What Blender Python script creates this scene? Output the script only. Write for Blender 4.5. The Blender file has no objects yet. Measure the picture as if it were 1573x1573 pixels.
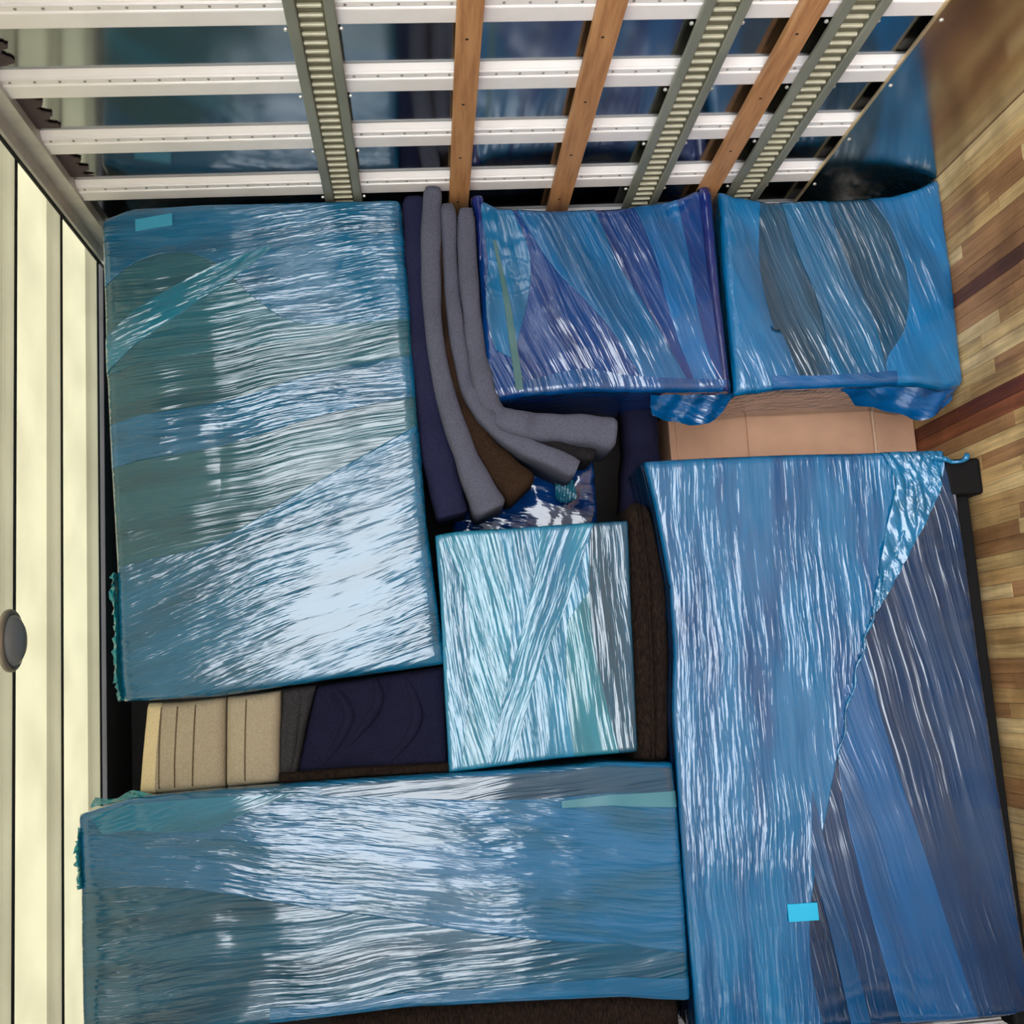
import bpy, bmesh, math, random
from mathutils import Vector, Matrix, noise
random.seed(7)
S = bpy.context.scene
COL = S.collection

# ------------------------------------------------------------------ camera
cd = bpy.data.cameras.new('camera'); cam = bpy.data.objects.new('camera', cd); COL.objects.link(cam)
cd.sensor_width = 36.0; cd.lens = 36.0 * 1680.0 / 1573.0; cd.clip_start = 0.05
_d = Vector((661 - 786.5, 1046 - 786.5, 1680.0)).normalized()       # truck's long axis seen in lens axes
_v = Vector((1, -.064, 0)); _v = (_v - _v.dot(_d) * _d).normalized()  # plumb line: the phone was held on its side
_r = _d.cross(-_v)
R = Matrix((_r, _d, -_v))                                             # lens axes -> world axes
cx, cy, cz = R.col[0], -R.col[1], -R.col[2]
M = Matrix((cx, cy, cz)).transposed().to_4x4(); M.translation = (0, 0, 1.592)
cam.matrix_world = M
S.camera = cam

# ------------------------------------------------------------------ light: overcast daylight, open rear doors, translucent roof
W = bpy.data.worlds.new('daylight'); S.world = W; W.use_nodes = True
bg = W.node_tree.nodes['Background']; bg.inputs[0].default_value = (0.92, 0.96, 1.0, 1); bg.inputs[1].default_value = 9.0
S.view_settings.view_transform = 'Standard'; S.view_settings.look = 'None'
S.view_settings.gamma = 1; S.view_settings.use_curve_mapping = False
S.view_settings.exposure = -0.25

# ------------------------------------------------------------------ helpers
def lin(r, g, b):
    f = lambda c: (c / 255 / 12.92) if c / 255 <= .04045 else ((c / 255 + .055) / 1.055) ** 2.4
    return (f(r), f(g), f(b), 1)

class NT:
    def __init__(s, name):
        s.m = bpy.data.materials.new(name); s.m.use_nodes = True
        s.t = s.m.node_tree; s.b = s.t.nodes['Principled BSDF']; s.out = s.t.nodes['Material Output']
    def n(s, typ, **kw):
        q = s.t.nodes.new(typ)
        for k, v in kw.items():
            if k.startswith('i_'):
                key = k[2:]; q.inputs[int(key) if key.isdigit() else key].default_value = v
            else: setattr(q, k, v)
        return q
    def l(s, a, b): s.t.links.new(a, b)
    def math(s, op, a, b=None):
        q = s.n('ShaderNodeMath', operation=op)
        for i, x in enumerate((a, b)):
            if x is None: continue
            if isinstance(x, (int, float)): q.inputs[i].default_value = x
            else: s.l(x, q.inputs[i])
        return q.outputs[0]
    def ramp(s, fac, stops):
        q = s.n('ShaderNodeValToRGB'); e = q.color_ramp.elements
        while len(e) < len(stops): e.new(.5)
        for i, (p, c) in enumerate(stops): e[i].position = p; e[i].color = c
        s.l(fac, q.inputs[0]); return q.outputs[0]

def simple(name, col, rough=.6, metal=0., spec=.5, bump=0., bscale=200., var=0.):
    k = NT(name); b = k.b
    b.inputs['Base Color'].default_value = col; b.inputs['Roughness'].default_value = rough
    b.inputs['Metallic'].default_value = metal; b.inputs['Specular IOR Level'].default_value = spec
    tc = k.n('ShaderNodeTexCoord')
    if bump:
        nz = k.n('ShaderNodeTexNoise', i_Scale=bscale, i_Detail=3.); k.l(tc.outputs['Object'], nz.inputs['Vector'])
        bp = k.n('ShaderNodeBump', i_Strength=1.0, i_Distance=bump); k.l(nz.outputs[0], bp.inputs['Height']); k.l(bp.outputs[0], b.inputs['Normal'])
    if var:
        nz = k.n('ShaderNodeTexNoise', i_Scale=14., i_Detail=5.); k.l(tc.outputs['Object'], nz.inputs['Vector'])
        c0 = tuple(x * (1 - var) for x in col[:3]) + (1,); c1 = tuple(min(1, x * (1 + var)) for x in col[:3]) + (1,)
        k.l(k.ramp(nz.outputs[0], [(.3, c0), (.7, c1)]), b.inputs['Base Color'])
    return k.m

def film(name, col, ang, rough=.11, bump=.005, across=85., along=9., patch=2.4, col2=None, alpha=1., smooth=.15):
    """blue stretch film: streaky wrinkles along a pull direction lying in the wrapped face.
    ang: direction of pull in the face, degrees from straight down towards truck left"""
    k = NT(name); b = k.b
    sat = lambda q: (q[0] * (.15 if q[2] > 2.2 * q[0] else .8), q[1] * .86, q[2] * .8, 1)
    col = sat(col); col2 = sat(col2) if col2 else None
    th = math.radians(ang); bump *= 1.3; across *= 1.2; along *= .8; col = tuple(x * .84 for x in col[:3]) + (1,)
    if col2: col2 = tuple(x * .78 for x in col2[:3]) + (1,)
    al = (-math.sin(th), 0, -math.cos(th)); ac = (-math.cos(th), 0, math.sin(th))
    tc = k.n('ShaderNodeTexCoord'); P = tc.outputs['Object']
    # gentle wander of the pull direction
    wn = k.n('ShaderNodeTexNoise', i_Scale=3.0, i_Detail=1.); k.l(P, wn.inputs['Vector'])
    def dot(v):
        q = k.n('ShaderNodeVectorMath', operation='DOT_PRODUCT'); k.l(P, q.inputs[0]); q.inputs[1].default_value = v
        return q.outputs['Value']
    a = dot(al); c = k.math('ADD', dot(ac), k.math('MULTIPLY', wn.outputs[0], .05))
    y = dot((0, 1, 0))
    def stretched(sa, sc, det, rgh=.5):
        q = k.n('ShaderNodeCombineXYZ'); k.l(k.math('MULTIPLY', a, sa), q.inputs[0]); k.l(k.math('MULTIPLY', c, sc), q.inputs[1]); k.l(k.math('MULTIPLY', y, 30.), q.inputs[2])
        z = k.n('ShaderNodeTexNoise', i_Scale=1., i_Detail=det, i_Roughness=rgh); k.l(q.outputs[0], z.inputs['Vector']); return z.outputs[0]
    fine = stretched(along, across, 2.5)
    coarse = stretched(along * .35, across * .28, 1.5)
    pn = k.n('ShaderNodeTexNoise', i_Scale=patch, i_Detail=2.); k.l(P, pn.inputs['Vector'])
    mask = k.ramp(pn.outputs[0], [(.36, (smooth, smooth, smooth, 1)), (.6, (1, 1, 1, 1))])
    h = k.math('ADD', k.math('MULTIPLY', k.math('POWER', fine, 2.2), mask), k.math('MULTIPLY', k.math('MULTIPLY', coarse, 1.15), k.math('ADD', k.math('MULTIPLY', mask, .35), .65)))
    bp = k.n('ShaderNodeBump', i_Strength=1., i_Distance=bump); k.l(h, bp.inputs['Height']); k.l(bp.outputs[0], b.inputs['Normal'])
    c2 = col2 or tuple(x * .62 for x in col[:3]) + (1,)
    lay = stretched(along * .25, across * .12, 2.)
    cr = k.ramp(lay, [(.34, c2), (.56, col)])
    k.l(cr, b.inputs['Base Color'])
    b.inputs['Roughness'].default_value = rough
    b.inputs['IOR'].default_value = 1.55
    b.inputs['Coat Weight'].default_value = .75; b.inputs['Coat Roughness'].default_value = .06; b.inputs['Coat IOR'].default_value = 1.6
    k.l(bp.outputs[0], b.inputs['Coat Normal'])
    if alpha < 1:
        tr = k.n('ShaderNodeBsdfTransparent'); tr.inputs[0].default_value = (.35, .7, .95, 1)
        mx = k.n('ShaderNodeMixShader', i_0=alpha); k.l(tr.outputs[0], mx.inputs[1]); k.l(b.outputs[0], mx.inputs[2]); k.l(mx.outputs[0], k.out.inputs[0])
    return k.m

def tag(o, label=None, cat=None, group=None, kind=None):
    if label: o['label'] = label
    if cat: o['category'] = cat
    if group: o['group'] = group
    if kind: o['kind'] = kind
    return o

def empty(name, loc, label, cat, group=None):
    o = bpy.data.objects.new(name, None); COL.objects.link(o); o.location = loc; o.empty_display_size = .05
    return tag(o, label, cat, group)

def wloc(o):
    v = Vector((0, 0, 0))
    while o is not None: v = v + o.location; o = o.parent
    return v

def mesh(name, verts, faces, mat, parent=None, smooth=False, base=None):
    """one mesh object; verts are world coordinates"""
    org = Vector(base) if base is not None else (wloc(parent) if parent else Vector((0, 0, 0)))
    me = bpy.data.meshes.new(name); me.from_pydata([tuple(Vector(v) - org) for v in verts], [], faces); me.update()
    bm = bmesh.new(); bm.from_mesh(me); bmesh.ops.recalc_face_normals(bm, faces=bm.faces); bm.to_mesh(me); bm.free()
    if smooth:
        for p in me.polygons: p.use_smooth = True
    me.materials.append(mat)
    o = bpy.data.objects.new(name, me); COL.objects.link(o)
    if parent: o.parent = parent; o.location = org - wloc(parent)
    else: o.location = org
    return o

def boxvf(a, b):
    (x0, y0, z0), (x1, y1, z1) = a, b
    v = [(x0, y0, z0), (x1, y0, z0), (x1, y1, z0), (x0, y1, z0), (x0, y0, z1), (x1, y0, z1), (x1, y1, z1), (x0, y1, z1)]
    f = [(0, 1, 2, 3), (4, 5, 6, 7), (0, 1, 5, 4), (1, 2, 6, 5), (2, 3, 7, 6), (3, 0, 4, 7)]
    return v, f

def bevbox(name, a, b, mat, parent=None, bev=.003, seg=2, base=None):
    v, f = boxvf(a, b); o = mesh(name, v, f, mat, parent, base=base)
    bm = bmesh.new(); bm.from_mesh(o.data)
    bmesh.ops.bevel(bm, geom=bm.edges[:], offset=bev, segments=seg, affect='EDGES', profile=.5)
    bm.to_mesh(o.data); bm.free()
    return o

def poly_at(pts, t):
    """point at fraction t along a polyline"""
    L = [0.]
    for i in range(1, len(pts)): L.append(L[-1] + math.dist(pts[i], pts[i - 1]))
    if L[-1] < 1e-9: return pts[0]
    d = t * L[-1]
    for i in range(1, len(pts)):
        if d <= L[i] + 1e-9:
            q = (d - L[i - 1]) / max(1e-9, L[i] - L[i - 1])
            return tuple(pts[i - 1][k] * (1 - q) + pts[i][k] * q for k in range(len(pts[0])))
    return pts[-1]

def catmull(pts, n):
    out = []; P = [pts[0]] + list(pts) + [pts[-1]]
    for i in range(len(pts) - 1):
        p0, p1, p2, p3 = P[i], P[i + 1], P[i + 2], P[i + 3]
        for j in range(n):
            t = j / n
            out.append(tuple(.5 * (2 * p1[k] + (p2[k] - p0[k]) * t + (2 * p0[k] - 5 * p1[k] + 4 * p2[k] - p3[k]) * t * t + (3 * p1[k] - p0[k] - 3 * p2[k] + p3[k]) * t ** 3) for k in range(len(p1))))
    out.append(tuple(pts[-1])); return out

class Front:
    """front face of a wrapped thing: four border curves (x,z), at depth yf, with rounded rim and soft relief.
    u runs downwards (top side -> bottom side), v runs from truck right to truck left"""
    def __init__(s, right, bottom, left, top, yf, rim=.02, relief=.006, rs=5., seed=0., bulge=0.):
        # right: top-right -> bottom-right ; left: top-left -> bottom-left ; top: top-right -> top-left ; bottom: bottom-right -> bottom-left
        s.N, s.Eb, s.Sb, s.Wb = right, bottom, left, top
        s.yf, s.rim, s.rel, s.rs, s.seed, s.bulge = yf, rim, relief, rs, seed, bulge
        s.w = math.dist(right[0], right[-1]); s.h = math.dist(top[0], top[-1])
    def xz(s, u, v):
        n, b, e, w = poly_at(s.N, u), poly_at(s.Sb, u), poly_at(s.Eb, v), poly_at(s.Wb, v)
        c00, c10, c01, c11 = s.N[0], s.N[-1], s.Sb[0], s.Sb[-1]
        return tuple((1 - v) * n[k] + v * b[k] + (1 - u) * w[k] + u * e[k]
                     - ((1 - u) * (1 - v) * c00[k] + u * (1 - v) * c10[k] + (1 - u) * v * c01[k] + u * v * c11[k]) for k in (0, 1))
    def p(s, u, v, off=0.):
        u = min(1, max(0, u)); v = min(1, max(0, v))
        x, z = s.xz(u, v); y = s.yf
        d = min(u * s.w, (1 - u) * s.w); d2 = min(v * s.h, (1 - v) * s.h)
        for q in (d, d2):
            if q < s.rim:
                t = 1 - q / s.rim; y += s.rim * (1 - math.sqrt(max(0, 1 - t * t)))
        nz = noise.noise(Vector((x * s.rs + s.seed, z * s.rs, s.seed * 1.7))) + .4 * noise.noise(Vector((x * s.rs * 2.7, z * s.rs * 2.7 + s.seed, 3.)))
        y += s.rel * nz
        y -= s.bulge * (math.sin(math.pi * u) * math.sin(math.pi * v)) ** .7
        return (x, y - off, z)

def samples(n, rim):
    e = [0, .12, .3, .6, 1.]
    lo = [q * rim for q in e]; mid = [rim + (1 - 2 * rim) * i / n for i in range(1, n)]
    return lo + mid + [1 - q for q in reversed(lo)]

def body(name, F, yb, mat, parent, nu=40, nv=40):
    us = samples(nu, F.rim / F.w); vs = samples(nv, F.rim / F.h)
    V = []; Fc = []; nU, nV = len(us), len(vs)
    for v in vs:
        for u in us: V.append(F.p(u, v))
    for j in range(nV - 1):
        for i in range(nU - 1):
            a = j * nU + i; Fc.append((a, a + 1, a + nU + 1, a + nU))
    ring = [i for i in range(nU)] + [j * nU + nU - 1 for j in range(1, nV)] + [(nV - 1) * nU + i for i in range(nU - 2, -1, -1)] + [j * nU for j in range(nV - 2, 0, -1)]
    prev = ring
    K = 5
    for q in range(1, K + 1):
        cur = []
        for r in ring:
            x, y, z = V[r]; t = q / K
            V.append((x, y + (yb - y) * t, z)); cur.append(len(V) - 1)
        for i in range(len(ring)):
            k = (i + 1) % len(ring); Fc.append((prev[i], prev[k], cur[k], cur[i]))
        prev = cur
    Fc.append(tuple(prev))
    return mesh(name, V, Fc, mat, parent, smooth=True)

def band(F, A, B, mat, parent, off=.003, n=36, m=10, name='film_band'):
    """strip of film lying on front F between two curves given in (u,v)"""
    A = catmull(A, 8) if len(A) > 2 else A; B = catmull(B, 8) if len(B) > 2 else B
    V = []; Fc = []
    ext = [0, .004, .01, .018, .03, .045]
    def tl(k):
        q = sorted(set(ext + [1 - e for e in ext] + [i / k for i in range(k + 1) if .05 < i / k < .95])); return q
    ti, tj = tl(n), tl(m); n, m = len(ti) - 1, len(tj) - 1
    for i in range(n + 1):
        a = poly_at(A, ti[i]); b = poly_at(B, ti[i])
        for j in range(m + 1):
            t = tj[j]; o = off if 0 < j < m else off * .45
            V.append(F.p(a[0] * (1 - t) + b[0] * t, a[1] * (1 - t) + b[1] * t, o))
    for i in range(n):
        for j in range(m):
            a = i * (m + 1) + j; Fc.append((a, a + 1, a + m + 2, a + m + 1))
    return mesh(name, V, Fc, mat, parent, smooth=True)

def tube(name, pts, r, mat, parent=None, seg=8, base=None):
    V = []; Fc = []
    P = [Vector(p) for p in pts]
    for i, p in enumerate(P):
        t = (P[min(i + 1, len(P) - 1)] - P[max(i - 1, 0)]).normalized()
        s = Vector((0, 1, 0)) if abs(t.y) < .9 else Vector((0, 0, 1))
        a = t.cross(s).normalized(); b = t.cross(a)
        rr = r[i] if isinstance(r, (list, tuple)) else r
        for k in range(seg):
            q = 2 * math.pi * k / seg; V.append(p + a * math.cos(q) * rr + b * math.sin(q) * rr)
    for i in range(len(P) - 1):
        for k in range(seg):
            k2 = (k + 1) % seg; Fc.append((i * seg + k, i * seg + k2, (i + 1) * seg + k2, (i + 1) * seg + k))
    Fc.append(tuple(range(seg))); Fc.append(tuple((len(P) - 1) * seg + k for k in range(seg)))
    return mesh(name, V, Fc, mat, parent, smooth=True, base=base)

# ------------------------------------------------------------------ dimensions of the truck body (metres)
XR, XL = 1.40, -1.06          # inner face of right / left posts
YB, YF = -.30, 3.66           # open rear, front bulkhead
ZC = 2.555
REC = .021                    # depth of the wall recess

# ------------------------------------------------------------------ materials of the setting
def wood_strip():
    k = NT('laminated_hardwood'); oi = k.n('ShaderNodeObjectInfo'); tc = k.n('ShaderNodeTexCoord')
    mp = k.n('ShaderNodeMapping'); mp.inputs['Scale'].default_value = (60, 2.2, 60)
    g = k.n('ShaderNodeNewGeometry')
    ad = k.n('ShaderNodeVectorMath', operation='ADD'); k.l(g.outputs['Position'], ad.inputs[0])
    cm = k.n('ShaderNodeCombineXYZ'); k.l(k.math('MULTIPLY', oi.outputs['Random'], 50.), cm.inputs[1]); k.l(cm.outputs[0], ad.inputs[1])
    k.l(ad.outputs[0], mp.inputs['Vector'])
    nz = k.n('ShaderNodeTexNoise', i_Scale=1., i_Detail=5., i_Roughness=.65); k.l(mp.outputs[0], nz.inputs['Vector'])
    gr = k.ramp(nz.outputs[0], [(.3, (.55, .5, .45, 1)), (.62, (1.12, 1.1, 1.05, 1))])
    ds = k.n('ShaderNodeTexNoise', i_Scale=5., i_Detail=5.); k.l(g.outputs['Position'], ds.inputs['Vector'])
    dr = k.ramp(ds.outputs[0], [(.38, (.62, .6, .57, 1)), (.58, (1, 1, 1, 1))])
    m1 = k.n('ShaderNodeMix', data_type='RGBA', blend_type='MULTIPLY'); m1.inputs[0].default_value = 1
    k.l(oi.outputs['Color'], m1.inputs[6]); k.l(gr, m1.inputs[7])
    m2 = k.n('ShaderNodeMix', data_type='RGBA', blend_type='MULTIPLY'); m2.inputs[0].default_value = 1
    k.l(m1.outputs[2], m2.inputs[6]); k.l(dr, m2.inputs[7])
    k.l(m2.outputs[2], k.b.inputs['Base Color']); k.b.inputs['Roughness'].default_value = .55; k.b.inputs['Specular IOR Level'].default_value = .35
    bp = k.n('ShaderNodeBump', i_Strength=.5, i_Distance=.001); k.l(nz.outputs[0], bp.inputs['Height']); k.l(bp.outputs[0], k.b.inputs['Normal'])
    return k.m

def brushed(name, col, rough, metal=1., aniso=0., dirt=.0, axis=(3, 300, 300)):
    k = NT(name); b = k.b; b.inputs['Metallic'].default_value = metal
    tc = k.n('ShaderNodeTexCoord'); mp = k.n('ShaderNodeMapping'); mp.inputs['Scale'].default_value = axis
    k.l(tc.outputs['Object'], mp.inputs['Vector'])
    nz = k.n('ShaderNodeTexNoise', i_Scale=1., i_Detail=3.); k.l(mp.outputs[0], nz.inputs['Vector'])
    rr = k.n('ShaderNodeMapRange'); rr.inputs['To Min'].default_value = rough * .8; rr.inputs['To Max'].default_value = rough * 1.25
    k.l(nz.outputs[0], rr.inputs['Value']); k.l(rr.outputs[0], b.inputs['Roughness'])
    n2 = k.n('ShaderNodeTexNoise', i_Scale=4., i_Detail=6.); k.l(tc.outputs['Object'], n2.inputs['Vector'])
    c0 = tuple(x * (1 - dirt) for x in col[:3]) + (1,)
    k.l(k.ramp(n2.outputs[0], [(.35, c0), (.6, col)]), b.inputs['Base Color'])
    return k.m

M_strip = wood_strip()
M_post = simple('post_glare_white', lin(248, 241, 239), .25, .0, .6, var=.03)  # white base colour stands in for daylight mirrored by the metal posts
M_recess = brushed('mill_aluminium_sheet', lin(156, 160, 162), .11, 1., dirt=.12, axis=(300, 300, 5))
M_plate = brushed('galvanised_kick_plate', lin(206, 198, 188), .15, 1., dirt=.15, axis=(300, 5, 300))
M_rail = brushed('grey_steel_rail', lin(150, 150, 134), .45, .25, dirt=.25)
M_raildark = simple('rail_channel_shaded_steel', lin(122, 118, 98), .55, .2)  # darker than the rail steel: recess shade is put into the colour
M_rung = simple('highlit_steel_rung', lin(196, 190, 166), .45, .2, var=.15)  # paler than the channel: the highlight on the rungs is in the colour
M_bolt = simple('zinc_bolt', lin(215, 212, 205), .3, .7)
M_rivet = simple('rivet_grey', lin(150, 146, 142), .5, .3)
M_cove = simple('cove_metal', lin(196, 190, 180), .4, .1, var=.15)
M_black = simple('gap_shade_black', lin(22, 22, 22), .7)  # for strips standing in for the shadowed gaps at cove and bows
M_dirt = simple('old_sealant', lin(84, 70, 70), .9, bump=.002, bscale=300)
M_front = simple('front_bulkhead_shade', lin(40, 36, 34), .8, var=.2)  # dark colour stands in for the blackness behind and above the load
M_base = simple('floor_base', lin(150, 112, 72), .7, var=.25)
M_bow = simple('roof_bow_paint', lin(244, 238, 216), .5, .0, var=.04)

def roof_mat(name='translucent_fibreglass_roof', f=1.):
    k = NT(name); tc = k.n('ShaderNodeTexCoord')
    nz = k.n('ShaderNodeTexNoise', i_Scale=5., i_Detail=6.); k.l(tc.outputs['Object'], nz.inputs['Vector'])
    c = k.ramp(nz.outputs[0], [(.32, (.170 * f, .155 * f, .098 * f, 1)), (.62, (.206 * f, .188 * f, .121 * f, 1))])
    t = k.n('ShaderNodeBsdfTranslucent'); k.l(c, t.inputs[0])
    d = k.n('ShaderNodeBsdfDiffuse'); d.inputs[0].default_value = (.5, .47, .38, 1)
    a = k.n('ShaderNodeAddShader')
    mx = k.n('ShaderNodeMixShader', i_0=.35); k.l(t.outputs[0], mx.inputs[1]); k.l(d.outputs[0], mx.inputs[2]); k.l(mx.outputs[0], k.out.inputs[0])
    return k.m
M_roof = roof_mat(); M_lap = roof_mat('doubled_fibreglass_lap', .62)

def slatwood():
    k = NT('brown_slat_wood'); tc = k.n('ShaderNodeTexCoord'); mp = k.n('ShaderNodeMapping'); mp.inputs['Scale'].default_value = (50, 3, 50)
    k.l(tc.outputs['Object'], mp.inputs['Vector'])
    nz = k.n('ShaderNodeTexNoise', i_Scale=1., i_Detail=6., i_Roughness=.65); k.l(mp.outputs[0], nz.inputs['Vector'])
    k.l(k.ramp(nz.outputs[0], [(.3, lin(150, 98, 58)), (.5, lin(190, 136, 88)), (.7, lin(206, 154, 106))]), k.b.inputs['Base Color'])
    k.b.inputs['Roughness'].default_value = .55
    return k.m
M_slat = slatwood()

# yard outside the open rear doors
yard = mesh('yard_ground', *boxvf((-30, -40, -1.25), (30, YB - .02, -1.15)), simple('asphalt_yard', lin(68, 67, 65), .9, bump=.004, bscale=60)); tag(yard, 'grey asphalt yard behind the truck', kind='structure')
# ------------------------------------------------------------------ floor: laminated hardwood strips
fl = mesh('floor', *boxvf((XL - .05, YB, -.06), (XR + .06, YF, -.006)), M_base); tag(fl, 'laminated hardwood truck floor', kind='structure')
sv, sf = boxvf((-.5, -.5, -1), (.5, .5, 0))
sme = bpy.data.meshes.new('floor_strip'); sme.from_pydata(sv, [], sf); sme.materials.append(M_strip)
pal = [lin(226, 194, 142), lin(214, 182, 130), lin(208, 172, 120), lin(220, 188, 136), lin(200, 162, 112), lin(190, 150, 102), lin(228, 200, 152), lin(176, 132, 92)]
RED = lin(120, 62, 44); DK = lin(104, 66, 52); CREAM = lin(232, 206, 160)
wst = .041; nst = int((XR - XL) / wst)
# strips with a tone of their own that the photo shows: (x of strip, y range) -> colour
special = [(1.38, CREAM), (1.34, lin(222, 192, 140)), (1.05, lin(168, 124, 88)), (1.01, DK), (.97, lin(176, 130, 92)), (.93, lin(184, 138, 98)), (.67, RED), (.63, lin(156, 92, 60))]
for i in range(nst):
    x = XR - .004 - wst * (i + .5)
    y = 1.15 + random.uniform(-.25, .1)
    while y < 3.6:
        L = random.choice((.45, .6, .8, 1.0)) * random.uniform(.9, 1.1)
        if x < -.3: L = 2.6
        y1 = min(y + L, YF - .01)
        o = bpy.data.objects.new('floor_strip', sme); COL.objects.link(o); o.parent = fl
        o.location = (x, (y + y1) / 2, random.uniform(-.0012, .0)); o.scale = (wst - .0012, y1 - y - .0015, .007)
        c = random.choice(pal)
        for sx, scol in special:
            if abs(sx - x) < wst * .5: c = scol
        o.color = c
        y = y1
# ------------------------------------------------------------------ right wall: sheet and posts
def build_wall(name, xface, sgn, label, y_from, rivets=True):
    """sgn +1: wall lies on the +x side"""
    xr = xface + sgn * REC
    wl = mesh(name, *boxvf((min(xr + sgn * .004, xr + sgn * .03), YB, 0), (max(xr + sgn * .004, xr + sgn * .03), YF, ZC)), M_recess)
    tag(wl, label, kind='structure')
    per = .2743; e0 = 2.176
    k0 = -9; first_post = None; first_panel = None; first_rv = None
    for k in range(k0, 6):
        e = e0 + per * k
        if e > YF - .01 or e - .11 < YB: continue
        prof = [(e, xr), (e, xface), (e - .004, xface - sgn * .0015), (e - .052, xface - sgn * .0015), (e - .055, xface), (e - .056, xface + sgn * .002), (e - .074, xface + sgn * .002), (e - .0745, xface + sgn * .0075), (e - .078, xface + sgn * .0075), (e - .090, xr)]
        V = []; Fc = []
        for (yy, xx) in prof: V.append((xx, yy, .0)); V.append((xx, yy, ZC - .01))
        for q in range(len(prof) - 1): Fc.append((2 * q, 2 * q + 1, 2 * q + 3, 2 * q + 2))
        Fc.append(tuple(range(0, 2 * len(prof), 2))); Fc.append(tuple(range(1, 2 * len(prof), 2)))
        if first_post is None:
            p = first_post = mesh('wall_post', V, Fc, M_post, wl, base=(xface, e, 0)); pe = e
        else:
            p = first_post.copy(); COL.objects.link(p); p.parent = wl; p.location = Vector((xface, e, 0)) - wl.location
        # rivets: one joined row per post
        if rivets and e > 1.6:
            if first_rv is None:
                V = []; Fc = []
                z = .42
                while z < 2.5:
                    b0 = len(V)
                    for r_, dx in ((.0038, .002), (.003, -.0002), (0, -.0014)):
                        for a in range(6):
                            q = a * math.pi / 3; V.append((xface + sgn * dx, e - .066 + r_ * math.cos(q), z + r_ * math.sin(q)))
                    for lv in range(2):
                        for a in range(6): Fc.append((b0 + lv * 6 + a, b0 + lv * 6 + (a + 1) % 6, b0 + lv * 6 + 6 + (a + 1) % 6, b0 + lv * 6 + 6 + a))
                    z += .0555
                first_rv = mesh('rivet_row', V, Fc, M_rivet, p); first_rv['kind'] = 'stuff'; rvl = first_rv.location.copy()
            else:
                r_ = first_rv.copy(); COL.objects.link(r_); r_.parent = p; r_.location = rvl
        # recessed sheet between this post and the next
        if first_panel is None:
            v, f = boxvf((xr - .002, e + .003, .0), (xr + .002, e + per - .091, ZC - .01))
            first_panel = mesh('recessed_sheet', v, f, M_recess, wl, base=(xr, e, 0))
        else:
            p2 = first_panel.copy(); COL.objects.link(p2); p2.parent = wl; p2.location = Vector((xr, e, 0)) - wl.location
    return wl
wr = build_wall('wall_right', XR, 1, 'sheet-and-post metal truck wall', 1.4)
wl_ = build_wall('wall_left', XL, -1, 'sheet-and-post metal truck wall on the other side', 3, rivets=False)
wf = mesh('wall_front', *boxvf((XL - .06, YF, 0), (XR + .06, YF + .03, ZC)), M_front); tag(wf, 'front bulkhead of the truck, coloured as deep shade', kind='structure')

# kick plate along the bottom of the right wall
kp = bevbox('kick_plate', (XR - .006, YB, .004), (XR - .001, YF - .02, .392), M_plate, wr, bev=.0012, seg=1)
lip = bevbox('plate_lip', (XR - .010, YB, .388), (XR - .001, YF - .02, .394), simple('plate_edge_lit_gold', lin(214, 186, 140), .35, .6), kp, bev=.001, seg=1)  # golden colour paints the light caught along the plate's upper edge
def bolt_mesh(r, h, name, mat):
    me = bpy.data.meshes.new(name); bm = bmesh.new()
    bmesh.ops.create_uvsphere(bm, u_segments=8, v_segments=5, radius=r); bmesh.ops.scale(bm, vec=(h / r, 1, 1), verts=bm.verts)
    bm.to_mesh(me); bm.free(); me.materials.append(mat); return me
bme = bolt_mesh(.0055, .0045, 'bolt', M_bolt)
def bolt(parent, loc, name='bolt'):
    o = bpy.data.objects.new(name, bme); COL.objects.link(o); o.parent = parent; o.location = Vector(loc) - wloc(parent); return o
for k in range(-4, 5): bolt(kp, (XR - .006, 2.176 + .2743 * k + .008, .372), 'screw')

# cove rail where wall meets roof
tr = mesh('trim_1', *boxvf((XR - .012, YB, ZC - .062), (XR + .03, YF, ZC - .018)), M_cove); tag(tr, 'grey metal cove rail along the roof edge', kind='structure')
bevbox('cove_flange', (XR - .05, YB, ZC - .02), (XR + .03, YF, ZC - .008), M_cove, tr, bev=.003)
bevbox('cove_gap_shade', (XR - .056, YB, ZC - .010), (XR - .042, YF, ZC - .002), M_black, tr, bev=.002)  # black strip painted in for the dark gap at the cove flange
# torn old sealant hanging below the rail
for (ya, yb_) in ((2.19, 2.335), (2.465, 2.615), (2.745, 2.88), (1.92, 2.06)):
    V = []; Fc = []; n = 34
    for i in range(n + 1):
        y = ya + (yb_ - ya) * i / n; d = .042 + .012 * math.sin(i * .5 + ya * 40) + .012 * random.random()
        V += [(XR + REC - .004, y, ZC - .05), (XR + REC - .004, y, ZC - .06 - d), (XR + REC - .008, y, ZC - .06 - d), (XR + REC - .008, y, ZC - .05)]
    for i in range(n):
        a = 4 * i
        for q in range(4): Fc.append((a + q, a + (q + 1) % 4, a + 4 + (q + 1) % 4, a + 4 + q))
    Fc.append((0, 1, 2, 3)); Fc.append((4 * n, 4 * n + 1, 4 * n + 2, 4 * n + 3))
    mesh('torn_sealant', V, Fc, M_dirt, tr)

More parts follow.
